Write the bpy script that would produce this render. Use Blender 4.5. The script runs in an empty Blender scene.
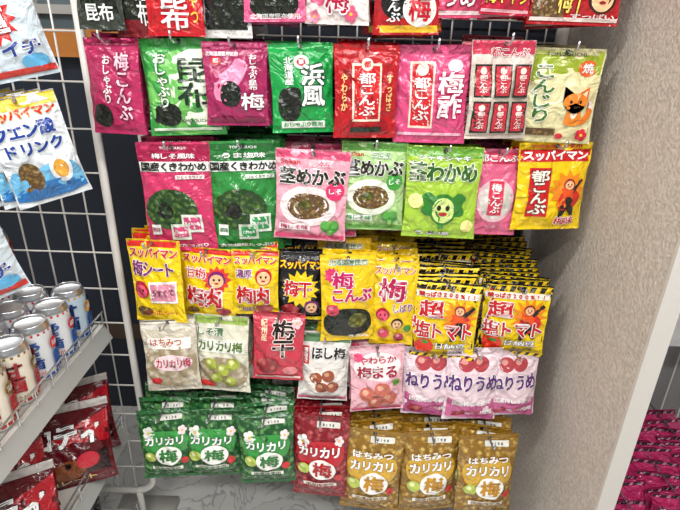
import bpy, math, random
import numpy as np
from mathutils import Vector, Matrix
random.seed(11)
SC=bpy.context.scene
COL=bpy.context.collection
# ---------------------------------------------------------------- materials
def lin(h):
    if isinstance(h,str):
        h=h.lstrip('#'); c=[int(h[i:i+2],16)/255 for i in (0,2,4)]
    else: c=h
    return tuple((x/12.92 if x<=.04045 else ((x+.055)/1.055)**2.4) for x in c)+(1,)
MC={}
def add_crinkle(m,strength,scale):
    n=m.node_tree.nodes; l=m.node_tree.links; b=n['Principled BSDF']
    t=n.new('ShaderNodeTexCoord'); oi=n.new('ShaderNodeObjectInfo'); va=n.new('ShaderNodeVectorMath'); va.operation='ADD'
    z=n.new('ShaderNodeTexNoise'); z.inputs['Scale'].default_value=scale; z.inputs['Detail'].default_value=2.5; z.inputs['Distortion'].default_value=1.6
    u=n.new('ShaderNodeBump'); u.inputs['Strength'].default_value=strength; u.inputs['Distance'].default_value=.02
    l.new(t.outputs['Object'],va.inputs[0]); l.new(oi.outputs['Random'],va.inputs[1]); l.new(va.outputs[0],z.inputs['Vector'])
    l.new(z.outputs['Fac'],u.inputs['Height']); l.new(u.outputs['Normal'],b.inputs['Normal'])
def mat(col,rough=.36,metal=0,bump=0,bscale=30,coat=0,key=None):
    k=(col,rough,metal,bump,bscale,coat)
    if k in MC: return MC[k]
    m=bpy.data.materials.new(key or 'paint_'+str(col).lstrip('#')); m.use_nodes=True
    b=m.node_tree.nodes['Principled BSDF']
    b.inputs['Base Color'].default_value=lin(col); b.inputs['Roughness'].default_value=rough; b.inputs['Metallic'].default_value=metal
    b.inputs['Coat Weight'].default_value=coat
    if bump: add_crinkle(m,bump,bscale)
    MC[k]=m; return m
FOODS={
 'f_dark':('#10140e','#2c3a22',90),'f_green':('#22421c','#6d8f3e',80),'f_brown':('#5f4420','#a98a4c',120),
 'f_plum':('#b98a66','#ecd9b8',55),'f_gplum':('#5f9236','#c6de88',55),'f_rplum':('#8c1f2a','#d97872',55),
 'f_gold':('#a5762c','#f0d488',55),'f_white':('#c9c6bd','#f4f1ea',60),'f_olive':('#454a18','#9a9140',80),'f_pink':('#c05b78','#f3c3cf',60),
 'f_gbag':('#1a5227','#78b568',75),'f_rbag':('#801420','#d66a70',75),'f_ybag':('#8a6420','#e6c66e',75),'f_wbag':('#a08f70','#e8e0d0',50)}
def food(k):
    if k in MC: return MC[k]
    c1,c2,s=FOODS[k]
    m=bpy.data.materials.new('contents_'+k[2:]); m.use_nodes=True
    n=m.node_tree.nodes; l=m.node_tree.links; b=n['Principled BSDF']; b.inputs['Roughness'].default_value=.22; b.inputs['Coat Weight'].default_value=.3; b.inputs['Coat Roughness'].default_value=.12
    t=n.new('ShaderNodeTexCoord'); v=n.new('ShaderNodeTexVoronoi'); v.inputs['Scale'].default_value=s
    z=n.new('ShaderNodeTexNoise'); z.inputs['Scale'].default_value=s*1.3
    mx=n.new('ShaderNodeMath'); mx.operation='MULTIPLY_ADD'; mx.inputs[1].default_value=.9
    r=n.new('ShaderNodeValToRGB'); r.color_ramp.elements[0].position=.35
    r.color_ramp.elements[0].color=lin(c2); r.color_ramp.elements[1].color=lin(c1); r.color_ramp.elements[1].position=1
    l.new(t.outputs['Object'],v.inputs['Vector']); l.new(t.outputs['Object'],z.inputs['Vector'])
    l.new(v.outputs['Distance'],mx.inputs[0]); l.new(z.outputs['Fac'],mx.inputs[2]); l.new(mx.outputs[0],r.inputs[0]); l.new(r.outputs[0],b.inputs['Base Color'])
    u=n.new('ShaderNodeBump'); u.inputs['Strength'].default_value=.6; u.inputs['Distance'].default_value=.005
    l.new(mx.outputs[0],u.inputs['Height']); l.new(u.outputs['Normal'],b.inputs['Normal'])
    MC[k]=m; return m
def M(c): return food(c) if isinstance(c,str) and c.startswith('f_') else mat(c,.22,0,.55,24,.25)
# ---------------------------------------------------------------- glyphs
GC={}
def glyph(s):
    if s in GC: return GC[s]
    cu=bpy.data.curves.new('g','FONT'); cu.body=s; cu.size=1; cu.resolution_u=2
    o=bpy.data.objects.new('g',cu); COL.objects.link(o)
    me=o.to_mesh(); V=np.array([(v.co.x,v.co.y) for v in me.vertices]).reshape(-1,2); Fc=[tuple(p.vertices) for p in me.polygons]
    o.to_mesh_clear(); bpy.data.objects.remove(o); bpy.data.curves.remove(cu)
    GC[s]=(V,Fc); return GC[s]
REF=glyph('国')[0]; REFH=REF[:,1].max()-REF[:,1].min(); REFCY=(REF[:,1].max()+REF[:,1].min())/2
# ---------------------------------------------------------------- decal language (u right, v down, 0..1)
def Rc(cx,cy,w,h,c): return ('R',cx,cy,w,h,c)
def El(cx,cy,rx,ry,c): return ('E',cx,cy,rx,ry,c)
def St(cx,cy,r,r2,n,c): return ('S',cx,cy,r,r2,n,c)
def Po(cx,cy,pts,c): return ('P',cx,cy,pts,c)
def T(s,cx,cy,w,h,c,out=None,vert=False,bold=1): return ('T',s,cx,cy,w,h,c,out,vert,bold)
class MB:
    def __init__(s): s.V=[];s.N=[];s.F=[];s.I=[];s.m=[];s.n=0
    def mi(s,m):
        if m not in s.m: s.m.append(m)
        return s.m.index(m)
    def add(s,P,Nn,F,m):
        i=s.mi(m); s.V.append(P); s.N.append(Nn)
        b=s.n
        s.F+= [tuple(x+b for x in f) for f in F]; s.I+=[i]*len(F); s.n+=len(P)
    def mesh(s,name):
        me=bpy.data.meshes.new(name); V=np.concatenate(s.V); N=np.concatenate(s.N)
        me.from_pydata(V.tolist(),[],s.F)
        for m in s.m: me.materials.append(m)
        me.polygons.foreach_set('material_index',s.I); me.polygons.foreach_set('use_smooth',[True]*len(s.F))
        me.update(); me.normals_split_custom_set_from_vertices(N.tolist())
        return me
def surfN(S,u,v,off,sgn=1):
    P=S(u,v,off); e=.004
    a=S(u+e,v,off)-S(u-e,v,off); b=S(u,v-e,off)-S(u,v+e,off)
    n=np.cross(a,b)*sgn; n/= (np.linalg.norm(n,axis=1,keepdims=True)+1e-12)
    return P,n
def gridF(nu,nv,flip=False):
    F=[]
    for j in range(nv):
        for i in range(nu):
            a=j*(nu+1)+i; q=(a,a+nu+1,a+nu+2,a+1)
            F.append(q[::-1] if flip else q)
    return F
def chaikin(p,k):
    for _ in range(k):
        q=[]
        for i in range(len(p)):
            a=p[i];b=p[(i+1)%len(p)]
            q+=[(a[0]*.75+b[0]*.25,a[1]*.75+b[1]*.25),(a[0]*.25+b[0]*.75,a[1]*.25+b[1]*.75)]
        p=q
    return p
def put_decals(mb,S,w,h,decals,o0=.0005,texto=.0010):
    off=o0
    for d in decals:
        off+=.00022; k=d[0]
        if k=='R':
            _,cx,cy,rw,rh,c=d; nu=max(2,int(rw*18)); nv=max(2,int(rh*30))
            uu,vv=np.meshgrid(np.linspace(cx-rw/2,cx+rw/2,nu+1),np.linspace(cy-rh/2,cy+rh/2,nv+1))
            P,N=surfN(S,uu.ravel(),vv.ravel(),off); mb.add(P,N,gridF(nu,nv),M(c))
        elif k in 'ESP':
            cx,cy=d[1],d[2]; kx=ky=0
            if k=='E':
                t=np.linspace(0,2*math.pi,33)[:-1]; px=np.cos(t)*d[3]; py=np.sin(t)*d[4]; c=d[5]
            elif k=='S':
                n=d[5]; t=np.linspace(0,2*math.pi,2*n+1)[:-1]; r=np.where(np.arange(2*n)%2==0,d[3],d[4]); px=np.cos(t)*r; py=np.sin(t)*r; c=d[6]
            else:
                c=d[4]; pts=d[3]; kx=sum(p[0] for p in pts)/len(pts); ky=sum(p[1] for p in pts)/len(pts)
                pts=chaikin(list(pts),3 if c.startswith('f_') else (1 if len(pts)>4 else 0))
                px=np.array([p[0] for p in pts]);py=np.array([p[1] for p in pts])
            n=len(px); K=max(3,int(max(abs(px-kx).max(),abs(py-ky).max())*16)); us=[cx+kx]; vs=[cy-ky*w/h]
            for r in range(1,K+1):
                f=r/K; us+=list(cx+kx+(px-kx)*f); vs+=list(cy-(ky+(py-ky)*f)*w/h)
            F=[(0,1+i,1+(i+1)%n) for i in range(n)]
            for r in range(K-1):
                for i in range(n):
                    a=1+r*n+i;b=1+r*n+(i+1)%n; F.append((a,a+n,b+n,b))
            P,N=surfN(S,np.array(us),np.array(vs),off); mb.add(P,N,F,M(c))
        elif k=='T':
            _,s,cx,cy,tw,thh,c,out,vert,bold=d
            items=[]
            if all(ord(q)<128 for q in s):
                V,F=glyph(s); mn=V.min(0);mx=V.max(0); Q=(V-(mn+mx)/2)/(mx-mn)
                items.append((Q[:,0]*tw*w,Q[:,1]*thh*h,F,0,0)); cell=thh*h
            else:
                n=len(s); cw=tw*w/(1 if vert else n); chh=thh*h/(n if vert else 1); cell=min(cw,chh)
                for i,q in enumerate(s):
                    if q==' ': continue
                    V,F=glyph(q)
                    mx=(V[:,0].max()+V[:,0].min())/2
                    X=(V[:,0]-mx)/REFH*cw*.94; Y=(V[:,1]-REFCY)/REFH*chh*.94
                    if q=='ー' and vert: X,Y=Y,-X
                    ox=0 if vert else (i+.5)*cw-tw*w/2; oy=(thh*h/2-(i+.5)*chh) if vert else 0
                    items.append((X,Y,F,ox,oy))
            jobs=[]
            if out: jobs+=[(out,math.cos(a)*cell*.085,math.sin(a)*cell*.085,0) for a in np.arange(8)*math.pi/4]
            b=cell*.019*bold
            jobs+=[(c,b,b,1),(c,-b,b,1),(c,-b,-b,1),(c,b,-b,1)]
            for (cc,sx,sy,lv) in jobs:
                for X,Y,F,ox,oy in items:
                    u=cx+(X+ox+sx)/w; v=cy-(Y+oy+sy)/h
                    P,N=surfN(S,u,v,off+texto+lv*.0004); mb.add(P,N,F,M(cc))
            off+=.0003
# ---------------------------------------------------------------- pouch
def pouch(name,w,h,bulge,base,decals,seed=0,seal=.09,hole=True,crumple=1.0):
    rs=np.random.RandomState(seed); ph=rs.rand(12)*6.28
    def S(u,v,off):
        a=np.clip((v-seal)/(1-seal-.035),0,1)
        A=np.sin(math.pi*a**1.25); A=np.where(A<0,0,A)
        e=np.clip(1-np.abs(2*u-1)**2.2,0,1)**.75
        x=(u-.5)*w*(1-.05*A**.7)
        z=-v*h
        rip=.0016*np.sin(x*110+ph[0]+z*60)*np.sin(z*80+ph[1]+x*40)+.0007*np.sin(x*230+ph[2])*np.sin(z*150+ph[3])+.0018*np.sin(x*70*(1+a)+ph[4])*(1-A)
        rip=rip+.0026*np.sin(x*45+z*(30*math.sin(ph[5]))+ph[6])*np.sin(z*42+ph[7])
        # diagonal creases running in from the corners
        for cx,cz,sg in ((-.5,-.1,1),(.5,-.1,-1),(-.5,-.97,-1),(.5,-.97,1)):
            dx=(x/w-cx); dz=(z/h-cz); r=np.sqrt(dx*dx+dz*dz); rip=rip+.0020*np.sin(np.arctan2(dz,dx+1e-6)*9+ph[8])*np.exp(-(r/.28)**2)*np.clip(r*8,0,1)
        rip=rip*crumple
        y=-(bulge*A**.62*e+rip*(.35+A**.5))-off
        y=y+.0006*np.where(v<seal,np.sin(v*h*2600),0)
        y=y+.004*np.sin((u-.5)*3+ph[9])*(1-v)*np.where(v<.3,1,.5)*0
        return np.stack([x,y,z],1)
    mb=MB(); nu,nv=24,40
    uu,vv=np.meshgrid(np.linspace(0,1,nu+1),np.linspace(0,1,nv+1)); uu=uu.ravel();vv=vv.ravel()
    P,N=surfN(S,uu,vv,0); bm=food(base) if base.startswith('f_') else mat(base,.2,0,.6,24,.3)
    mb.add(P,N,gridF(nu,nv),bm)
    B=P.copy(); B[:,1]=.001-(P[:,1])*.45*((uu>0)&(uu<1)); N2=N.copy(); N2[:,1]*=-1
    mb.add(B,N2,gridF(nu,nv,True),bm)
    D=list(decals)
    if hole: D.append(El(.5,.035,.03,.03,'#1a1a1c'))
    put_decals(mb,S,w,h,D)
    return mb.mesh(name)
def obj(name,me,parent=None,loc=(0,0,0),rot=(0,0,0)):
    o=bpy.data.objects.new(name,me); COL.objects.link(o); o.location=loc; o.rotation_euler=rot
    if parent: o.parent=parent
    return o
# ---------------------------------------------------------------- generic solid helpers
class GM:
    def __init__(s): s.v=[];s.f=[];s.i=[];s.m=[]
    def mi(s,m):
        if m not in s.m: s.m.append(m)
        return s.m.index(m)
    def box(s,x0,x1,y0,y1,z0,z1,m):
        b=len(s.v); s.v+=[(x0,y0,z0),(x1,y0,z0),(x1,y1,z0),(x0,y1,z0),(x0,y0,z1),(x1,y0,z1),(x1,y1,z1),(x0,y1,z1)]
        s.f+=[tuple(b+q for q in f) for f in [(0,3,2,1),(4,5,6,7),(0,1,5,4),(1,2,6,5),(2,3,7,6),(3,0,4,7)]]; s.i+=[s.mi(m)]*6
    def tube(s,pts,r,m,n=8):
        pts=[Vector(p) for p in pts]; b=len(s.v); k=s.mi(m)
        for j,p in enumerate(pts):
            d=(pts[min(j+1,len(pts)-1)]-pts[max(j-1,0)]).normalized()
            a=d.orthogonal().normalized() if j==0 else (pa-d*pa.dot(d)).normalized()
            pa=a; c=d.cross(a)
            for q in range(n):
                t=2*math.pi*q/n; s.v.append(tuple(p+a*math.cos(t)*r+c*math.sin(t)*r))
        for j in range(len(pts)-1):
            for q in range(n):
                x=b+j*n+q; y=b+j*n+(q+1)%n; s.f.append((x,y,y+n,x+n)); s.i.append(k)
        s.f.append(tuple(b+q for q in range(n))[::-1]); s.i.append(k)
        e=b+(len(pts)-1)*n; s.f.append(tuple(e+q for q in range(n))); s.i.append(k)
    def mesh(s,name,smooth=False):
        me=bpy.data.meshes.new(name); me.from_pydata(s.v,[],s.f)
        for m in s.m: me.materials.append(m)
        me.polygons.foreach_set('material_index',s.i); me.polygons.foreach_set('use_smooth',[smooth]*len(s.f)); me.update(); return me
WHITE=mat('#dedbd5',.4,key='white_enamel'); CHROME=mat('#c9ccd0',.25,.9,key='chrome'); NAVY=mat('#1a2230',.55,key='navy_panel')
# ---------------------------------------------------------------- bag designs
def logo(cx,cy,r=.07): return [El(cx,cy,r,r*.8,'#d3202c'),T('都',cx,cy,r*1.1,r*.7,'#ffffff')]
def plum(cx,cy,r,c='#cf3b56',hl='#e88aa0'): return [El(cx,cy,r,r*.95,c),El(cx-r*.25,cy-r*.2,r*.4,r*.35,hl)]
def flower(cx,cy,r,c='#ffffff',d='#f0c23c'):
    o=[El(cx+math.cos(a)*r*.6,cy+math.sin(a)*r*.5,r*.48,r*.48,c) for a in [math.pi*2*i/5 for i in range(5)]]
    return o+[El(cx,cy,r*.25,r*.25,d)]
def face(cx,cy,r,skin,hair):
    return [El(cx,cy,r*1.15,r*1.15,hair),El(cx,cy+r*.12,r*.9,r*.9,skin),El(cx-r*.35,cy,r*.14,r*.18,'#151515'),El(cx+r*.35,cy,r*.14,r*.18,'#151515'),El(cx,cy+r*.35,r*.3,r*.12,'#b3202a')]
def hero(cx,cy,s):
    return [Po(cx,cy,[(-.22*s,-.25*s),(.1*s,-.3*s),(.3*s,-.05*s),(.05*s,.2*s),(-.12*s,.1*s)],'#d62a1e'),
            Po(cx,cy,[(-.08*s,-.05*s),(-.16*s,-.42*s),(-.05*s,-.42*s),(.0,-.15*s),(.1*s,-.4*s),(.2*s,-.38*s),(.1*s,.0)],'#20201f'),
            Po(cx,cy,[(-.12*s,-.08*s),(.1*s,-.08*s),(.14*s,.14*s),(-.14*s,.14*s)],'#e8531c'),
            Po(cx,cy,[(.1*s,.04*s),(.3*s,.25*s),(.25*s,.3*s),(.04*s,.14*s)],'#20201f')]+face(cx,cy-.17*s,.09*s,'#f0b98a','#8c1d22')
def fox(cx,cy,s):
    return [Po(cx,cy,[(.1*s,-.46*s),(.3*s,-.44*s),(.5*s,-.2*s),(.46*s,.02*s),(.34*s,.12*s),(.36*s,-.1*s),(.26*s,-.26*s)],'#e87a1e'),
     Po(cx,cy,[(.49*s,-.12*s),(.47*s,.03*s),(.34*s,.13*s),(.37*s,-.04*s)],'#fffaf0'),
     Po(cx,cy,[(-.2*s,-.48*s),(.2*s,-.48*s),(.22*s,-.3*s),(.1*s,0),(-.1*s,0),(-.22*s,-.3*s)],'#ee8a2c'),El(cx,cy+.2*s*.7,.09*s,.15*s,'#fff3df'),
     Po(cx,cy,[(-.3*s,.06*s),(-.3*s,.42*s),(-.02*s,.24*s)],'#d9661a'),Po(cx,cy,[(.3*s,.06*s),(.3*s,.42*s),(.02*s,.24*s)],'#d9661a'),
     Po(cx,cy,[(-.24*s,.14*s),(-.26*s,.34*s),(-.1*s,.24*s)],'#fbd9b0'),Po(cx,cy,[(.24*s,.14*s),(.26*s,.34*s),(.1*s,.24*s)],'#fbd9b0'),
     El(cx,cy-.06*s,.29*s,.2*s,'#f0862a'),Po(cx,cy,[(-.28*s,-.02*s),(-.12*s,.0),(0,.06*s),(.12*s,.0),(.28*s,-.02*s),(.12*s,-.16*s),(0,-.2*s),(-.12*s,-.16*s)],'#fff6e8'),
     El(cx-.12*s,cy-.06*s,.03*s,.04*s,'#1b1310'),El(cx+.12*s,cy-.06*s,.03*s,.04*s,'#1b1310'),El(cx,cy+.04*s,.04*s,.03*s,'#1b1310')]
def stripes(cy,hh,c1='#f5cf10',c2='#151515',n=7):
    o=[Rc(.5,cy,.99,hh,c2)]
    for i in range(n):
        x=(i+.5)/n; o.append(Po(x,cy,[(-.055,-hh*.62),(.015,-hh*.62),(.055,hh*.62),(-.015,hh*.62)],c1))
    return o
D={}
D['r0a']=('#3a4038',[Rc(.5,.6,.8,.5,'f_dark'),T('昆布',.5,.85,.6,.15,'#ffffff')])
D['r0b']=('#7d1520',[Rc(.5,.55,.8,.6,'f_dark'),T('梅昆布',.7,.6,.25,.6,'#ffffff',vert=True)])
D['r0c']=('#c4141f',[T('昆布',.5,.78,.5,.34,'#ffffff',vert=True),El(.2,.6,.14,.2,'f_dark'),T('おやつ',.85,.7,.14,.4,'#f4d14a',vert=True)])
D['r0d']=('#d8d6d2',[Rc(.5,.78,.86,.3,'f_dark'),T('するめ',.5,.5,.8,.2,'#151515'),Rc(.15,.7,.2,.4,'#1b1b1e')])
D['r0e']=('#e2618f',[Po(.5,.82,[(-.4,-.2),(.35,-.22),(.42,.1),(.1,.2),(-.4,.12)],'f_dark'),T('おしゃぶり梅',.5,.55,.9,.15,'#ffffff','#b01e50'),T('北海道産昆布使用',.5,.95,.8,.05,'#ffffff')])
D['r0f']=('#f1e3e0',flower(.2,.72,.14,'#e75b86')+flower(.8,.6,.12,'#ef87a6')+flower(.72,.9,.1,'#e75b86')+[T('梅',.5,.78,.36,.24,'#b31340','#ffffff')]+flower(.15,.93,.08,'#ef87a6'))
D['r0g']=('#b3151d',[Rc(.5,.95,.96,.06,'#e8b62a'),El(.35,.72,.25,.24,'#141414'),El(.7,.78,.26,.25,'#fbf4ec'),T('梅',.7,.78,.34,.22,'#c3132b'),T('都こんぶ',.3,.72,.2,.35,'#ffffff',vert=True)]+flower(.9,.6,.1,'#f2a5b5'))
D['r0h']=('#d9486f',[T('うめ',.5,.8,.7,.2,'#ffffff','#8f1434'),Rc(.5,.95,.9,.04,'#f5d9df')])
D['r0i']=('#c01c3c',[T('梅キャラ',.5,.82,.9,.14,'#ffe25a','#6b0b1a'),Rc(.5,.96,.96,.03,'#f7b8c4')])
D['r0j']=('#bb1a22',[Rc(.2,.8,.36,.3,'f_brown'),T('梅干',.45,.75,.3,.3,'#f8e46a','#5d0a0e')]+face(.78,.74,.14,'#f5c99a','#2b1712')+[Rc(.5,.95,.96,.035,'#f1ded8'),T('すっぱい',.7,.92,.5,.05,'#ffffff')])
D['r1a']=('#b42a5c',[T('梅こんぶ',.7,.5,.26,.7,'#f9c6d8','#7d1238',True),T('おしゃぶり',.42,.42,.15,.5,'#ffffff',None,True),El(.25,.8,.2,.2,'f_dark'),Rc(.5,.06,.96,.02,'#7d1238')])
D['r1b']=('#3a9a44',[Po(.5,.5,[(-.5,-.34),(-.2,-.6),(.5,-.56),(.5,.24),(.1,.5),(-.44,.34)],'#6fbb5c'),Po(.6,.5,[(-.24,-.46),(.38,-.46),(.38,.36),(.1,.5),(-.28,.34)],'#eaf3dc'),T('昆布',.66,.45,.46,.5,'#14301a',None,True,1.2),
   T('おしゃぶり',.24,.42,.17,.56,'#f4f7ef','#2b7a33',True),Po(.25,.78,[(-.2,-.1),(.15,-.16),(.22,.1),(0,.18),(-.2,.08)],'f_dark'),T('TOMOGUCHI',.6,.84,.4,.035,'#1d3b1f'),Rc(.5,.93,.9,.03,'#d8ead0')])
D['r1c']=('#a3235a',[Po(.42,.5,[(-.3,-.2),(-.1,-.28),(.05,-.1),(.2,.1),(.3,.3),(.1,.42),(0,.25),(-.25,.1)],'#e68aae'),Po(.4,.62,[(-.2,-.15),(.15,-.2),(.2,.15),(-.1,.25)],'f_dark'),T('梅',.76,.7,.36,.2,'#ffffff','#7a103c'),
   T('おしゃぶり昆布',.78,.35,.13,.42,'#ffffff',None,True),T('北海道産昆布使用',.3,.14,.5,.05,'#ffe9f1'),Rc(.5,.92,.9,.06,'#7e1641')]+logo(.2,.22,.08))
D['r1d']=('#149a45',[Po(.3,.66,[(-.2,-.26),(.16,-.28),(.2,.2),(.1,.26),(-.2,.22)],'f_dark'),El(.5,.2,.12,.1,'#ffffff'),T('浜風',.68,.46,.36,.46,'#ffffff','#0c3a1c',True,1.4),T('北海道産',.3,.3,.14,.3,'#ffffff',None,True),Rc(.5,.9,.7,.08,'#f2f6ee'),T('おしゃぶり昆布',.5,.9,.64,.055,'#149a45')]+logo(.5,.2,.07))
D['r1e']=('#b3121b',[Po(.5,.55,[(-.36,-.5),(.36,-.5),(.36,.4),(-.36,.4)],'#8e0c14'),Rc(.5,.5,.46,.62,'#f0dfc8'),Rc(.5,.5,.4,.57,'#cf1f26'),T('都こんぶ',.5,.52,.26,.46,'#ffffff',None,True,.9),El(.5,.2,.09,.09,'#f7efe0'),T('都',.5,.2,.1,.07,'#cf1f26'),
   T('やわらか',.14,.5,.1,.4,'#f5d58a',None,True),T('すっぱさ',.86,.5,.1,.4,'#f5d58a',None,True),Rc(.5,.9,.5,.06,'f_dark')])
D['r1f']=('#d64b7d',[Rc(.36,.5,.34,.68,'#f4d9c8'),Rc(.36,.5,.29,.63,'#c81e2c'),T('都こんぶ',.36,.54,.22,.44,'#ffffff',None,True,.9),El(.36,.24,.08,.08,'#f7efe0'),T('梅酢',.76,.5,.34,.46,'#ffffff','#b01e50',True,1.4),Rc(.5,.9,.9,.03,'#f3b7cb'),El(.8,.2,.1,.08,'#f6d7e2')])
D['r1g']=('#e3d2c8',[Rc(.5,.07,.98,.13,'#c33350'),T('都こんぶ',.6,.12,.6,.09,'#b2152a','#ffffff'),Rc(.5,.6,.98,.72,'#cfc5b6')]+sum([[Rc(x,y,.27,.33,'#22241f'),Rc(x,y,.23,.29,'#c2303f'),El(x,y-.1,.05,.05,'#f5ece0'),T('都こんぶ',x,y+.03,.12,.18,'#fff4f0',None,True)] for x in (.19,.5,.81) for y in (.4,.77)],[]))
D['r1h']=('#e3dcaa',[Po(.5,.25,[(-.48,-.15),(.48,-.02),(.48,.26),(-.48,.26)],'#98ab2c'),T('TOMOGUCHI',.5,.06,.5,.035,'#2a2a20'),T('こんじり',.25,.47,.3,.62,'#3f6d22','#fffef2',True,1.5),El(.8,.2,.12,.1,'#e7601f'),T('焼',.8,.2,.14,.1,'#ffffff'),Rc(.3,.88,.4,.08,'f_brown')]+fox(.7,.58,.56)+flower(.85,.9,.08,'#d7263a')+[El(.55,.92,.05,.04,'#d7263a')])
def kuki(c,dk,sub,sch):
    return (c,[Rc(.5,.09,.98,.14,dk),T(sub,.5,.12,.6,.045,'#ffffff'),T('TOMOGUCHI',.5,.05,.36,.022,'#ffffff'),Rc(.5,.21,.97,.085,'#f3f3ee'),T('国産くきわかめ',.5,.21,.92,.072,'#171a17',None,False,1.8),
     Rc(.72,.3,.4,.035,'#f3f3ee'),T('ひとくちサイズ',.72,.3,.36,.028,dk),Po(.42,.58,[(-.4,-.14),(-.1,-.34),(.3,-.26),(.42,0),(.24,.24),(-.1,.3),(-.38,.12)],'f_green'),
     Po(.3,.6,[(-.15,-.08),(.12,-.14),(.15,.05),(0,.16)],'f_dark'),Rc(.7,.72,.3,.17,'#dfe6da'),Rc(.7,.72,.24,.12,sch),Rc(.52,.8,.28,.15,'#c9d8c4'),Rc(.52,.8,.21,.1,sch),T('くきわかめ',.7,.72,.2,.03,'#ffffff'),T('くきわかめ',.52,.8,.18,.03,'#ffffff'),
     Rc(.16,.78,.14,.1,'#f3f3ee'),T('個包装',.16,.78,.12,.04,dk),T('食物繊維たっぷり',.5,.93,.8,.035,'#ffffff')])
D['r2a']=kuki('#cb3564','#a01745','梅しそ風味','#d14a7b'); D['r2b']=kuki('#2f8a3e','#1d6a2c','うま塩味','#2f9a56')
def meka(c,dk,bowl,extra):
    return (c,[Rc(.5,.05,.98,.09,dk),T('Sokan',.2,.13,.26,.05,'#c8202c'),T('三陸産',.6,.14,.3,.06,dk,'#ffffff'),T('茎めかぶ',.5,.28,.9,.17,'#2a2416','#ffffff',False,2),El(.46,.6,.4,.28,bowl),Po(.46,.59,[(-.32,-.02),(-.2,-.18),(.05,-.2),(.28,-.12),(.32,.06),(.12,.18),(-.2,.16)],'f_brown'),Po(.4,.57,[(-.15,-.04),(0,-.1),(.14,-.02),(.04,.08)],'f_olive'),
      El(.83,.42,.13,.13,extra),T('しそ',.83,.42,.2,.06,'#ffffff'),Rc(.28,.84,.44,.07,'#ffffff'),T('梅しそ味',.28,.84,.4,.055,extra),Rc(.5,.95,.96,.05,dk)]+[El(.78,.83,.13,.08,'#3d8a34'),El(.72,.8,.07,.06,'#58a544'),El(.84,.79,.07,.06,'#58a544'),Rc(.78,.89,.06,.06,'#7fbf5c')])
D['r2c']=meka('#eea7b8','#d0476f','#f9e4e4','#d8336a'); D['r2d']=meka('#aed38c','#5c9c3f','#eef5df','#3f9d3a')
D['r2e']=('#a4ca40',[Rc(.5,.06,.98,.1,'#5f9a2a'),T('シャキシャキ',.5,.12,.7,.05,'#ffffff','#3b7a1e'),T('茎わかめ',.5,.27,.92,.2,'#2c5f1c','#f7fae6',False,2),
  Po(.52,.84,[(-.04,-.05),(.04,-.05),(.05,.3),(-.05,.3)],'#3f8f33'),Po(.32,.62,[(0,-.16),(.1,-.1),(.04,.02),(.12,.1),(0,.2),(-.12,.1),(-.04,.02),(-.12,-.08)],'#2f7d2c'),Po(.74,.62,[(0,-.16),(.1,-.1),(.04,.02),(.12,.1),(0,.2),(-.12,.1),(-.04,.02),(-.12,-.08)],'#2f7d2c'),
  El(.53,.66,.19,.22,'#2f7d2c'),El(.53,.67,.155,.18,'#d2ea8c'),El(.47,.64,.03,.04,'#111111'),El(.59,.64,.03,.04,'#111111'),El(.53,.71,.06,.03,'#c9302c'),El(.14,.58,.1,.1,'#f4ef9a'),El(.88,.84,.09,.09,'#f4ef9a'),T('うま塩',.4,.94,.5,.05,'#ffffff','#2c5f1c')])
D['r2f']=('#dc6488',[Rc(.5,.1,.96,.12,'#c42c50'),T('都こんぶ',.5,.1,.8,.08,'#ffffff'),El(.5,.58,.38,.45,'#e8b9c4'),El(.5,.58,.32,.38,'f_white'),Rc(.5,.55,.3,.4,'#d23552'),T('梅こんぶ',.5,.55,.2,.34,'#ffffff',None,True),El(.5,.87,.16,.06,'f_pink')])
D['r2g']=('#f2cc0e',[Rc(.5,.14,.96,.13,'#c9191f'),T('スッパイマン',.5,.14,.9,.1,'#ffffff',None,False,2),T('北海道産昆布使用',.5,.04,.7,.04,'#b5141c'),Rc(.3,.55,.3,.56,'#c9191f'),T('都こんぶ',.3,.55,.24,.5,'#fff8e8','#161616',True,1.6),St(.72,.52,.28,.19,12,'#f08a1a')]+hero(.72,.58,.75)+[T('梅味',.72,.88,.3,.1,'#c9191f','#ffffff')])
def sup(extra,base='#f3d012',tc='#d01f26'):
    return (base,[Rc(.5,.05,.98,.07,'#e0302a'),T('スッパイマン',.5,.15,.92,.11,tc,'#ffffff',False,2)]+extra)
D['r3a']=sup([T('梅シート',.5,.33,.84,.17,'#7b1c6a','#ffffff',False,2)]+face(.22,.58,.15,'#e4556f','#b31a34')+[Rc(.66,.6,.5,.26,'#ffffff'),Rc(.66,.6,.44,.21,'#d98aa0'),T('うすくて',.66,.6,.4,.08,'#6b1239')]+[El(.25,.84,.16,.1,'f_brown'),T('すっぱいシート',.6,.86,.6,.07,'#c4202c')])
D['r3b']=sup([T('甘梅',.3,.34,.4,.14,'#d01f26','#ffffff'),St(.7,.42,.26,.19,12,'#e23b2c')]+face(.7,.42,.14,'#f0c090','#7b1c6a')+[T('梅肉',.45,.68,.7,.28,'#c1121c','#ffffff',False,2),El(.8,.88,.14,.08,'f_rplum'),El(.2,.9,.12,.06,'f_brown')])
D['r3c']=sup([T('濃厚',.25,.34,.36,.12,'#7b1c6a','#ffffff')]+face(.68,.38,.16,'#f0c090','#c4202c')+[T('梅肉',.45,.66,.74,.26,'#c1121c','#ffffff',False,2),El(.7,.87,.2,.09,'f_rplum'),T('たね抜き',.3,.88,.4,.07,'#3f2a8a')])
D['r3d']=('#18161a',[T('スッパイマン',.5,.16,.92,.12,'#f3d012','#c4202c',False,2),St(.5,.5,.42,.3,14,'#f3d012'),T('梅干',.45,.5,.6,.22,'#c1121c','#ffffff',False,2)]+face(.76,.76,.14,'#f0c090','#7b1c6a')+[El(.3,.8,.2,.12,'f_rplum'),Rc(.5,.95,.96,.05,'#f3d012')])
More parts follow.
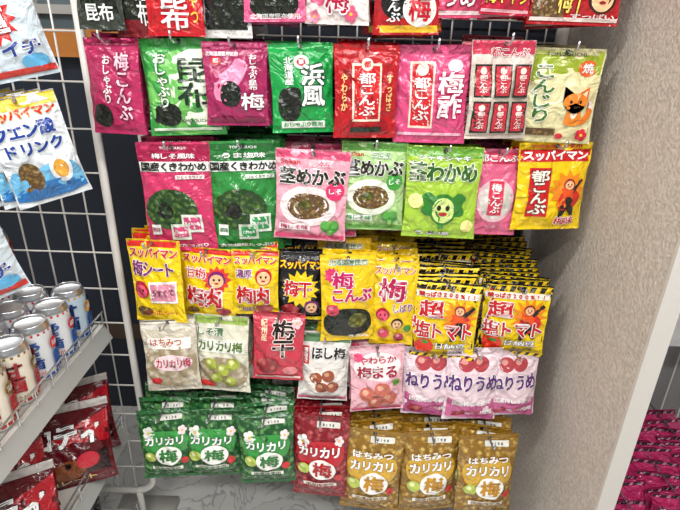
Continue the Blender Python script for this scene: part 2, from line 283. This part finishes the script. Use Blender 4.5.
D['r3e']=('#f0c818',[T('北海道産昆布',.5,.09,.7,.06,'#2d7a2a','#ffffff'),St(.2,.22,.15,.11,10,'#d8336a'),T('梅',.4,.28,.38,.17,'#c21760','#ffffff',False,2),T('こんぶ',.56,.44,.78,.15,'#c21760','#ffffff',False,2),
   Po(.5,.76,[(-.46,-.3),(.46,-.3),(.46,.3),(-.46,.3)],'f_dark'),Rc(.5,.78,.7,.2,'f_dark')]+plum(.2,.6,.12)+[Po(.66,.74,[(-.2,-.1),(.15,-.15),(.24,.12),(-.1,.2)],'f_olive'),T('うまみ',.7,.93,.4,.045,'#ffffff')])
D['r3f']=('#f0ca18',[T('スッパイマン',.5,.1,.9,.09,'#d01f26','#ffffff'),T('梅',.45,.32,.6,.25,'#b5144e','#ffffff',False,2),T('しばり',.72,.52,.5,.1,'#7b1c6a','#ffffff')]+face(.25,.6,.14,'#e4556f','#b31a34')+face(.6,.7,.12,'#f0c090','#2b1712')+plum(.3,.84,.13)+plum(.66,.88,.12,'#a8324a')+[El(.85,.76,.09,.09,'#3d8a34')])
tomato=[Rc(.5,.5,.98,.96,'#f3d012')]+stripes(.06,.09)+[Rc(.5,.15,.94,.08,'#f6efe2'),T('酸っぱさ200%!!',.5,.15,.86,.06,'#c4161c',None,False,2),St(.7,.42,.3,.17,14,'#f08a1a')]+hero(.7,.46,.8)+[T('超',.27,.33,.36,.2,'#c4161c','#ffffff',False,2),T('塩トマト',.5,.6,.94,.22,'#c4161c','#ffffff',False,1.6),
  El(.2,.82,.15,.12,'#d8321c'),El(.2,.77,.07,.03,'#3f8a2a'),T('甘納豆',.6,.79,.5,.08,'#ffffff','#151515'),T('熱中対策',.66,.88,.3,.045,'#1f1f1f')]+stripes(.955,.05,n=8)
D['r3g']=('#1b1a18',tomato)
D['r4a']=('#cfc6b4',[Rc(.5,.07,.97,.1,'#e6dfd2'),Po(.5,.58,[(-.48,-.5),(.48,-.5),(.48,.46),(-.48,.46)],'f_wbag'),Rc(.5,.3,.8,.14,'#fbf7ee'),T('はちみつ',.45,.28,.6,.1,'#c25a24','#ffffff'),El(.55,.56,.36,.17,'#f7d9de'),T('カリカリ梅',.55,.56,.66,.13,'#b5284a','#ffffff',False,2),El(.2,.82,.1,.08,'#d2202c')])
D['r4b']=('#dfddc8',[Rc(.5,.06,.97,.09,'#9fbf5a'),Po(.5,.64,[(-.48,-.46),(.48,-.46),(.48,.2),(-.48,.2)],'f_wbag'),T('しそ漬',.3,.2,.5,.1,'#3b6b1e','#ffffff'),Rc(.5,.37,.9,.16,'#f3f4e6'),T('カリカリ梅',.48,.37,.86,.13,'#557a22','#ffffff',False,2)]+[x for p in [(.3,.6),(.55,.66),(.75,.58),(.42,.78),(.68,.82)] for x in plum(p[0],p[1],.12,'#a9b548','#dfe59a')]+[Rc(.2,.88,.3,.08,'#c9352f')])
D['r4c']=('#c83a4c',[T('紀州産',.22,.24,.12,.28,'#ffe8c0',None,True),T('梅干',.6,.36,.42,.5,'#1c1012','#f6dcd6',True,1.6),El(.3,.75,.24,.18,'f_rplum'),El(.75,.82,.15,.1,'#e98d92'),Rc(.5,.94,.9,.04,'#f2c9c4')]+flower(.85,.13,.1,'#f6c3cb'))
D['r4d']=('#e6e2dd',[Rc(.5,.07,.97,.11,'#5f8a5e'),T('ほし梅',.58,.27,.66,.15,'#2a2320','#ffffff',False,2),Rc(.14,.3,.12,.24,'#c9352f'),T('種抜き',.14,.3,.08,.2,'#ffffff',None,True),El(.5,.66,.4,.28,'#f0e8df')]+[x for p in [(.35,.62),(.6,.58),(.48,.75),(.7,.74)] for x in plum(p[0],p[1],.13,'#9c5138','#d39b7c')]+[Rc(.5,.94,.96,.04,'#c05b78')])
D['r4e']=('#ecb4bf',[El(.5,.3,.44,.26,'#fbf0ee'),T('やわらか',.5,.2,.7,.1,'#c0284f','#ffffff',False,1.6),T('梅まる',.5,.37,.76,.17,'#a0163a','#ffffff',False,2)]+[x for p in [(.3,.7),(.58,.62),(.72,.78),(.46,.84)] for x in plum(p[0],p[1],.15,'#c96a58','#ecae96')]+[El(.15,.15,.08,.08,'#e64b77'),El(.85,.52,.07,.07,'#5f9a2a'),Rc(.5,.95,.9,.035,'#d8336a')])
D['r4f']=('#ead2da',[El(.5,.2,.36,.18,'#f3dde6')]+plum(.35,.2,.15,'#b5444c','#e09a90')+plum(.62,.2,.15,'#b5444c','#e09a90')+[T('ねりうめ',.5,.45,.92,.22,'#5c2a72','#ffffff',False,2),Po(.5,.8,[(-.46,-.2),(.46,-.3),(.46,.14),(-.46,.2)],'#c65f92'),T('国産梅しそ使用',.5,.72,.76,.07,'#ffffff'),El(.25,.87,.14,.08,'f_rplum'),El(.6,.87,.1,.06,'f_pink'),T('肉厚',.8,.86,.24,.07,'#ffffff')])
def kari(c,dk,base,fd,tc,sub=None):
    d=[Rc(.5,.03,.98,.05,dk),Rc(.64,.11,.4,.065,'#e4e3da'),T('¥198',.64,.11,.22,.035,'#33333a')]
    d+= [Po(.5,.44,[(-.42,-.12),(-.3,-.22),(.3,-.22),(.42,-.12),(.44,.14),(.25,.24),(-.25,.24),(-.44,.14)],c)]
    d+= ([T(sub,.5,.28,.7,.075,'#ffffff',dk,False,1.5)] if sub else flower(.2,.3,.11,'#f4f4ee','#e9c44a')+flower(.84,.28,.08,'#f6dfe2'))
    d+= [T('カリカリ',.5,.4,.78,.115,'#ffffff',dk,False,2),El(.55,.61,.25,.2,'#fbfaf4'),T('梅',.55,.61,.34,.17,tc,None,False,1.8)]+plum(.2,.62,.11,'#b8c95a','#e8efae')+[Rc(.5,.8,.6,.05,'#f2efe4'),T('国産梅使用',.5,.8,.5,.04,dk),El(.85,.7,.07,.07,'#cf2b30'),Rc(.5,.975,.98,.035,dk)]
    return (base,d)
D['r5g']=kari('#3c9a46','#1d5f2a','f_gbag','f_gplum','#2c7d33'); D['r5r']=kari('#c02632','#84121b','f_rbag','f_rplum','#b3141f'); D['r5y']=kari('#d3a73c','#916a18','f_ybag','f_gold','#c08a1e','はちみつ')
# ---------------------------------------------------------------- hanging stock (x, ztop, w, h as measured on the y=1.10 plane, metres)
EYE=1.5
ROWS=[
 ('r0',1.10,[(-.480,1.695,.09,.201,'r0a','kelp'),(-.408,1.696,.09,.215,'r0b','kelp'),(-.335,1.698,.11,.212,'r0c','kelp'),(-.238,1.700,.10,.215,'r0d','dried_squid'),(-.146,1.702,.122,.185,'r0e','kelp'),(-.018,1.705,.127,.190,'r0f','plum'),(.111,1.708,.129,.208,'r0g','kelp'),(.212,1.710,.1,.177,'r0h','plum'),(.306,1.712,.1,.172,'r0i','plum'),(.444,1.715,.175,.189,'r0j','plum')]),
 ('r1',1.10,[(-.471,1.480,.118,.188,'r1a','kelp'),(-.338,1.483,.161,.192,'r1b','kelp'),(-.223,1.479,.130,.163,'r1c','kelp'),(-.092,1.480,.132,.177,'r1d','kelp'),(.043,1.480,.134,.182,'r1e','kelp'),(.179,1.483,.151,.194,'r1f','kelp'),(.315,1.496,.131,.192,'r1g','kelp'),(.446,1.484,.155,.187,'r1h','kelp')]),
 ('r2',1.10,[(-.369,1.276,.160,.248,'r2a','seaweed'),(-.219,1.280,.162,.252,'r2b','seaweed'),(-.063,1.267,.164,.204,'r2c','seaweed'),(.070,1.286,.144,.199,'r2d','seaweed'),(.221,1.283,.165,.206,'r2e','seaweed'),(.341,1.278,.111,.195,'r2f','kelp'),(.456,1.298,.160,.194,'r2g','kelp')]),
 ('r3',1.07,[(-.439,1.047,.133,.211,'r3a','plum'),(-.316,1.025,.134,.179,'r3b','plum'),(-.199,1.029,.111,.167,'r3c','plum'),(-.090,1.019,.115,.177,'r3d','plum'),(.019,1.025,.133,.228,'r3e','plum'),(.136,1.003,.110,.222,'r3f','plum'),(.265,.958,.162,.205,'r3g','tomato'),(.436,.952,.166,.19,'r3g','tomato')]),
 ('r4',1.05,[(-.427,.832,.138,.200,'r4a','plum'),(-.295,.842,.142,.216,'r4b','plum'),(-.146,.863,.130,.189,'r4c','plum'),(-.031,.800,.133,.197,'r4d','plum'),(.101,.775,.143,.191,'r4e','plum'),(.245,.764,.147,.198,'r4f','plum'),(.352,.775,.143,.21,'r4f','plum'),(.457,.765,.135,.195,'r4f','plum')]),
 ('r5',1.00,[(-.470,.550,.145,.212,'r5g','pickled_plum'),(-.340,.542,.158,.207,'r5g','pickled_plum'),(-.192,.545,.154,.216,'r5g','pickled_plum'),(-.041,.535,.162,.258,'r5r','pickled_plum'),(.111,.500,.168,.260,'r5y','pickled_plum'),(.270,.490,.170,.262,'r5y','pickled_plum'),(.426,.495,.168,.262,'r5y','pickled_plum')])]
PANEL_Y=1.42
rack=GM()
seed=0
for rn,Y,items in ROWS:
    k=Y/1.10
    for idx,(x,zt,w,h,dk,kind) in enumerate(items):
        seed+=1; base,dec=D[dk]
        x*=k; w*=k; h*=k; z=EYE-(EYE-zt)*k
        bul={'r0':.012,'r1':.014,'r2':.016,'r3':.015,'r4':.018,'r5':.022}[rn]
        me=pouch(kind+'_snack_bag_mesh',w,h,bul,base,dec,seed)
        y0=Y+(.012 if idx%2 else 0)
        root=bpy.data.objects.new(kind+'_snack_bag',None); COL.objects.link(root); root.location=(x,y0,z); root.empty_display_size=.02
        n={'r0':4,'r1':5,'r2':6,'r3':8,'r4':8,'r5':11}[rn]
        if dk=='r3g': n=13
        dy=(PANEL_Y-.06-y0)/n
        if rn in ('r0','r1','r2'): dy=.03
        rise={'r3':.002,'r4':.003,'r5':.004}.get(rn,0)
        for i in range(n):
            jx=0 if i==0 else random.uniform(-.011,.011); jz=0 if i==0 else random.uniform(-.007,.008)+i*rise
            tl=-math.radians({'r0':2,'r1':3,'r2':3,'r3':4,'r4':6,'r5':8}[rn])*(1-i/(n+2))
            obj('bag_%d'%(i+1),me,root,(jx,i*dy,jz),(tl,math.radians(random.uniform(-4,4) if i else random.uniform(-2.6,2.6)),math.radians(random.uniform(-9,9))))
        hz=z-.035*h
        rack.tube([(x,PANEL_Y,hz+.004+n*rise*.7),(x,y0-.035,hz),(x,y0-.05,hz+.008),(x,y0-.052,hz+.02)],.0026,CHROME,6)
for i in range(24):
    x=-.548+i*.048
    if x<.56: rack.tube([(x,PANEL_Y,.12),(x,PANEL_Y,1.95)],.0022,WHITE,6)
z=.14
while z<1.95:
    rack.tube([(-.55,PANEL_Y-.004,z),(.56,PANEL_Y-.004,z)],.0022,WHITE,6); z+=.05
rack.box(-.565,-.545,PANEL_Y-.01,PANEL_Y+.02,0,2.0,WHITE); rack.box(.54,.562,PANEL_Y-.01,PANEL_Y+.02,0,2.0,WHITE)
obj('wire_display_rack',rack.mesh('wire_display_rack',True))
pn=GM(); pn.box(-.56,.562,PANEL_Y+.022,PANEL_Y+.035,.14,1.62,NAVY); pn.box(-.56,.562,PANEL_Y+.022,PANEL_Y+.035,1.62,2.0,mat('#aeb4ba',.5)); pn.box(-.56,.562,PANEL_Y+.022,PANEL_Y+.035,0,.14,WHITE)
obj('display_backboard',pn.mesh('display_backboard'))
# ---------------------------------------------------------------- left mesh end panel
ep=GM(); YE=1.15
def rr(x0,x1,z0,z1,r):
    p=[]
    for cx,cz,a0 in ((x1-r,z1-r,0),(x0+r,z1-r,90),(x0+r,z0+r,180),(x1-r,z0+r,270)):
        for a in range(0,91,15):
            t=math.radians(a0+a); p.append((cx+r*math.cos(t),YE,cz+r*math.sin(t)))
    return p+[p[0],]
ep.tube(rr(-1.05,-.552,.19,2.1,.05),.0095,WHITE,10)
for i in range(1,9): ep.tube([(-.552-i*.055,YE,.19),(-.552-i*.055,YE,2.1)],.0022,WHITE,6)
for i in range(1,20): ep.tube([(-1.05,YE-.003,.19+i*.1),(-.552,YE-.003,.19+i*.1)],.0022,WHITE,6)
ep.box(-.72,-.53,YE-.02,YE+.12,0,.03,WHITE); ep.tube([(-.60,YE,.02),(-.60,YE,.2)],.01,WHITE)
obj('wire_mesh_end_panel',ep.mesh('wire_mesh_end_panel',True))
# ---------------------------------------------------------------- left shelf unit
sh=GM(); GREY=mat('#a9aaa8',.45)
for zt in (.80,.473,.14):
    sh.box(-1.05,-.60,.25,1.12,zt-.018,zt,WHITE)
    b=len(sh.v)
    sh.v+=[(-.60,.25,zt),(-.582,.25,zt-.038),(-.60,.25,zt-.04),(-.60,1.12,zt),(-.582,1.12,zt-.038),(-.60,1.12,zt-.04)]
    sh.f+=[(b,b+1,b+4,b+3),(b+1,b+2,b+5,b+4),(b,b+2,b+1),(b+3,b+4,b+5)]; sh.i+=[sh.mi(GREY)]*4
    sh.tube([(-.596,.25,zt+.04),(-.596,1.115,zt+.04)],.0025,CHROME,6); sh.tube([(-.596,.25,zt+.02),(-.596,1.115,zt+.02)],.002,CHROME,6)
    y=.27
    while y<1.12: sh.tube([(-.596,y,zt),(-.596,y,zt+.04)],.002,CHROME,6); y+=.06
sh.box(-1.06,-1.04,.25,1.12,0,2.0,WHITE)
obj('store_shelf_unit',sh.mesh('store_shelf_unit'))
def can_mesh(style):
    r=.036;h=.135; mb=MB(); prof=[(.0,0),(r*.8,0),(r*.86,.003),(r,.010),(r,h-.014),(r*.97,h-.009),(r*.86,h-.002),(r*.86,h),(r*.80,h),(r*.78,h-.004),(0,h-.004)]
    n=28; P=[];F=[]
    for pr,pz in prof:
        for i in range(n): t=2*math.pi*i/n; P.append((pr*math.cos(t),pr*math.sin(t),pz))
    for j in range(len(prof)-1):
        for i in range(n): a=j*n+i;b=j*n+(i+1)%n; F.append((a,b,b+n,a+n))
    P=np.array(P); N=[]
    for j,(pr,pz) in enumerate(prof):
        p0=prof[max(j-1,0)];p1=prof[min(j+1,len(prof)-1)]; dr,dz=p1[0]-p0[0],p1[1]-p0[1]; L=math.hypot(dr,dz) or 1
        for i in range(n): t=2*math.pi*i/n; N.append((dz/L*math.cos(t),dz/L*math.sin(t),-dr/L))
    mb.add(P,np.array(N),F,mat('#c4c7ca',.28,.9,key='aluminium'))
    # pull tab ring on the lid
    W=2*math.pi*r; H=h-.026
    def S(u,v,off):
        t=-math.pi/2+(u-.5)*2*math.pi; R=r+off
        return np.stack([R*np.cos(t),R*np.sin(t),.011+H*(1-v)],1)
    body,a,b2,word=style
    nu=36; uu,vv=np.meshgrid(np.linspace(0,1,nu+1),np.linspace(0,1,3)); Pp,Nn=surfN(S,uu.ravel(),vv.ravel(),.0002)
    CM=lambda c: mat(c,.3)
    mb.add(Pp,Nn,gridF(nu,2),CM(body))
    dec=[Rc(.5,.03,1,.05,b2),Rc(.5,.96,1,.07,a)]
    for u in (.25,.58,.91):
        dec+=[T(word,u,.45,.17,.62,a,None,True,1.8),El(u-.13,.3,.045,.06,b2),T('国産',u-.13,.3,.06,.1,'#ffffff'),T('しょうが',u+.0,.85,.16,.09,b2),Po(u-.13,.66,[(-.04,-.1),(.04,-.1),(.03,.1),(-.03,.1)],a)]
    put_decals(mb,S,W,H,dec,.0002,.0003)
    return mb.mesh('drink_can')
cans=[can_mesh(('#e4e8eb','#2257a8','#cf2f3a','あま酒')),can_mesh(('#bcd0e0','#1f4f9a','#e0a030','甘酒')),can_mesh(('#ece4d2','#b3202a','#8c6a2a','甘酒'))]
for r in range(4):
    for c in range(8):
        x=-.642-r*.077; y=1.065-c*.078-(r%2)*.02
        st=2 if c>=3 else (0 if (r+c)%3 else 1)
        obj('drink_can',cans[st],None,(x,y,.8),(0,0,random.uniform(-.3,.35)))
for c in range(6):
    for r in (2,3): obj('drink_can',cans[0 if c%2 else 2],None,(-.642-r*.077,1.065-c*.078-(r%2)*.02,.9352),(0,0,random.uniform(-.3,.35)))
mel=pouch('chocolate_mesh',.25,.20,.045,'#5d1019',[Rc(.5,.05,.98,.09,'#c9c2bd'),Po(.5,.4,[(-.48,-.18),(.48,-.1),(.48,.2),(-.48,.16)],'#b31826'),T('メロティ',.5,.36,.86,.26,'#ffffff','#2a0509',False,2),Po(.5,.72,[(-.46,-.12),(.46,-.12),(.46,.1),(-.46,.1)],'#240609'),El(.3,.74,.14,.1,'#7b3a1e'),El(.6,.76,.15,.1,'#8d4a26'),El(.78,.68,.1,.08,'#c9283a'),T('チョコレート',.5,.9,.7,.07,'#e8c77a')],91,.1,False)
for i,(x,y,z,a,t) in enumerate([(-.69,.98,.650,24,-28),(-.73,1.07,.645,30,-28),(-.71,.76,.650,30,-28),(-.79,.86,.645,34,-28),(-.74,.56,.650,38,-28),(-.90,1.0,.645,36,-20)]):
    obj('chocolate_snack_bag',mel,None,(x,y,z),(math.radians(t),0,math.radians(a)))
blk=pouch('dark_mesh',.2,.2,.04,'#17151a',[T('お徳用',.5,.4,.8,.2,'#e9e4d8'),Rc(.5,.7,.9,.2,'#8d1a22')],92,.1,False)
for x,y in ((-.72,.95),(-.74,.72)): obj('dark_snack_bag',blk,None,(x,y,.335),(math.radians(-12),0,math.radians(45)))
citr=pouch('citric_mesh',.135,.20,.014,'#e2e8ec',[Rc(.5,.06,.98,.1,'#e6c63a'),T('スッパイマン',.5,.15,.9,.09,'#d01f26','#f6e04a',False,2),T('クエン酸',.45,.3,.8,.13,'#1c3f94','#ffffff',False,2.2),T('ドリンク',.5,.46,.8,.12,'#1c3f94','#ffffff',False,2.2),Po(.5,.75,[(-.48,-.3),(.48,-.3),(.48,.1),(.2,.22),(-.2,.1),(-.48,.18)],'#6fb4dc'),Po(.5,.85,[(-.48,-.16),(.48,-.16),(.48,.02),(.1,.12),(-.48,.04)],'#2c74b8'),Po(.3,.72,[(-.16,-.22),(.14,-.2),(.17,.1),(0,.24),(-.15,.14)],'f_brown'),El(.72,.7,.15,.2,'#f3f6f8'),El(.72,.7,.1,.13,'#e2a33c')],93)
powd=pouch('powder_mesh',.13,.18,.012,'#cfdde6',[Rc(.5,.1,.98,.14,'#1f57a8'),St(.4,.45,.32,.22,12,'#d42a2c'),T('塩',.4,.45,.36,.24,'#ffffff','#8e1018',False,2),T('ライチ',.5,.72,.8,.14,'#1c3f94','#ffffff',False,2),El(.75,.85,.18,.1,'#5fb0de'),Rc(.5,.93,.96,.06,'#c9362c')],94)
for nm,me,x,y,z,a in (('drink_powder_packet',citr,-.598,.95,1.380,34),('drink_powder_packet',powd,-.612,.95,1.585,34),('drink_powder_packet',powd,-.62,.74,1.24,44)):
    root=bpy.data.objects.new(nm,None); COL.objects.link(root); root.location=(x,y,z); root.rotation_euler=(0,0,math.radians(a))
    for i in range(5): obj('packet_%d'%(i+1),me,root,(-.022*i,.02*i,-.001*i),(math.radians(-2),math.radians(-10+random.uniform(-2,2)),0))
    hk=GM(); hk.tube([(0,-.03,.006),(0,-.02,-.007),(0,.13,-.007),(0,.15,.0)],.0024,CHROME,6); obj('hook',hk.mesh('hook',True),root)
# ---------------------------------------------------------------- right partition wall
def wallmat():
    m=bpy.data.materials.new('woodchip_wallpaper'); m.use_nodes=True; n=m.node_tree.nodes; l=m.node_tree.links; b=n['Principled BSDF']
    b.inputs['Roughness'].default_value=.75
    t=n.new('ShaderNodeTexCoord'); z=n.new('ShaderNodeTexNoise'); z.inputs['Scale'].default_value=140; z.inputs['Detail'].default_value=4
    r=n.new('ShaderNodeValToRGB'); r.color_ramp.elements[0].color=lin('#b9afa4'); r.color_ramp.elements[1].color=lin('#d3cac0'); r.color_ramp.elements[0].position=.35; r.color_ramp.elements[1].position=.65
    u=n.new('ShaderNodeBump'); u.inputs['Strength'].default_value=.8; u.inputs['Distance'].default_value=.004
    l.new(t.outputs['Object'],z.inputs['Vector']); l.new(z.outputs['Fac'],r.inputs[0]); l.new(r.outputs[0],b.inputs['Base Color']); l.new(z.outputs['Fac'],u.inputs['Height']); l.new(u.outputs['Normal'],b.inputs['Normal'])
    return m
w=GM(); w.box(.567,.60,.80,1.9,0,2.7,wallmat()); obj('wall_right',w.mesh('wall_right'))
tr=GM(); tr.box(.5655,.603,.792,.80,0,2.7,mat('#cfcac3',.5)); obj('trim_1',tr.mesh('trim_1'))
pr=GM(); pr.box(.604,1.2,1.22,1.24,0,.98,mat('#7d7b7b',.5)); pr.box(.604,1.2,.7,1.22,.0,.10,WHITE)
pr.box(.604,1.2,1.0,1.22,.86,.88,mat('#a5a3a2',.5))
for i in range(10): pr.tube([(.63+i*.055,1.21,.1),(.63+i*.055,1.21,.95)],.0022,WHITE,6)
obj('neighbour_display_rack',pr.mesh('neighbour_display_rack'))
pk=pouch('pink_mesh',.115,.17,.018,'#a8285a',stripes(.05,.05,'#d07a9c','#241820',5)+[El(.5,.42,.36,.24,'#e8a8c0'),T('うめ',.5,.42,.5,.2,'#a0163a','#ffffff',False,2),Rc(.5,.72,.9,.14,'#2a1420'),T('梅しば',.5,.72,.6,.1,'#ffffff')]+stripes(.94,.07,'#d07a9c','#241820',5),95)
for (x,z) in ((.665,.55),(.785,.56),(.905,.55),(.665,.36),(.785,.36)):
    root=bpy.data.objects.new('pink_snack_bag',None); COL.objects.link(root); root.location=(x,.82,z)
    for i in range(11): obj('bag_%d'%(i+1),pk,root,(random.uniform(-.008,.008),i*.033,random.uniform(-.01,.01)+i*.001),(math.radians(-14+i*.5),math.radians(random.uniform(-5,5)),math.radians(random.uniform(-12,12))))
    hk=GM(); hk.tube([(0,-.03,.008),(0,-.02,-.007),(0,.39,-.007)],.0026,CHROME,6); obj('hook',hk.mesh('hook',True),root)
# ---------------------------------------------------------------- room shell
def floormat():
    m=bpy.data.materials.new('marble_floor'); m.use_nodes=True; n=m.node_tree.nodes; l=m.node_tree.links; b=n['Principled BSDF']; b.inputs['Roughness'].default_value=.25
    t=n.new('ShaderNodeTexCoord'); z=n.new('ShaderNodeTexNoise'); z.inputs['Scale'].default_value=5; z.inputs['Detail'].default_value=8; z.inputs['Distortion'].default_value=2.2
    r=n.new('ShaderNodeValToRGB'); e=r.color_ramp.elements; e[0].position=.48; e[0].color=lin('#ecebe8'); e[1].position=.52; e[1].color=lin('#e6e5e2'); k=r.color_ramp.elements.new(.5); k.color=lin('#b4b6b8')
    l.new(t.outputs['Object'],z.inputs['Vector']); l.new(z.outputs['Fac'],r.inputs[0]); l.new(r.outputs[0],b.inputs['Base Color']); return m
g=GM(); g.box(-3,3,-2.5,4,-.05,0,floormat()); obj('floor',g.mesh('floor'))
g=GM(); g.box(-3,3,-2.5,4,2.7,2.75,mat('#d9d9d6',.8)); obj('ceiling',g.mesh('ceiling'))
g=GM(); g.box(-3,3,4,4.1,0,2.7,mat('#a9adb0',.7)); obj('wall_back',g.mesh('wall_back'))
g=GM(); g.box(-2.4,-.6,1.75,1.80,0,1.41,NAVY); g.box(-2.4,-.6,1.70,1.82,1.41,1.49,mat('#c77c35',.45)); g.box(-2.4,-.6,1.74,1.80,.35,.42,mat('#4c3a2c',.5))
obj('store_counter',g.mesh('store_counter'))
g=GM(); g.box(-2.6,-1.2,2.7,2.8,0,2.2,mat('#7f9199',.3)); 
for i in range(6): g.box(-2.6+i*.27,-2.56+i*.27,2.66,2.7,0,2.2,WHITE)
for zz in (1.2,1.55,1.9): g.box(-2.6,-1.2,2.64,2.7,zz,zz+.04,WHITE)
obj('background_shelving',g.mesh('background_shelving'))
# ---------------------------------------------------------------- lights
def emis(name,c,s):
    m=bpy.data.materials.new(name); m.use_nodes=True; b=m.node_tree.nodes['Principled BSDF']; b.inputs['Emission Color'].default_value=c; b.inputs['Emission Strength'].default_value=s; b.inputs['Base Color'].default_value=(1,1,1,1); return m
TUBE=emis('fluorescent_tube',(1,.98,.95,1),6)
for i,(x,y,e) in enumerate(((-.9,.2,23),(.75,.2,23),(-.1,-.8,38),(-1.6,2.6,24))):
    g=GM(); g.box(x-.62,x+.62,y-.09,y+.09,2.64,2.70,WHITE)
    for dy in (-.045,.045): g.tube([(x-.6,y+dy,2.62),(x+.6,y+dy,2.62)],.014,TUBE,10)
    obj('fluorescent_ceiling_light',g.mesh('fluorescent_ceiling_light',True))
    L=bpy.data.lights.new('tube_light','AREA'); L.shape='RECTANGLE'; L.size=1.2; L.size_y=.14; L.energy=e; L.color=(1,.98,.945)
    o=bpy.data.objects.new('tube_light',L); COL.objects.link(o); o.location=(x,y,2.59)
wd=bpy.data.worlds.new('shop_ambient'); SC.world=wd; wd.use_nodes=True; bg=wd.node_tree.nodes['Background']; bg.inputs[0].default_value=(.97,.98,1,1); bg.inputs[1].default_value=.33
SC.view_settings.view_transform='Standard'; SC.view_settings.look='None'
# ---------------------------------------------------------------- camera
th=math.radians(23.5); ro=math.radians(1.6)
F=Vector((0,math.cos(th),-math.sin(th))); R0=Vector((1,0,0)); U0=Vector((0,math.sin(th),math.cos(th)))
R=math.cos(ro)*R0+math.sin(ro)*U0; U=-math.sin(ro)*R0+math.cos(ro)*U0
cam=bpy.data.cameras.new('camera'); c=bpy.data.objects.new('camera',cam); COL.objects.link(c); cam.sensor_width=36; cam.lens=510/680*36; cam.clip_start=.02
Mx=Matrix((R,U,-F)).transposed().to_4x4(); Mx.translation=(0,0,EYE); c.matrix_world=Mx
SC.camera=c
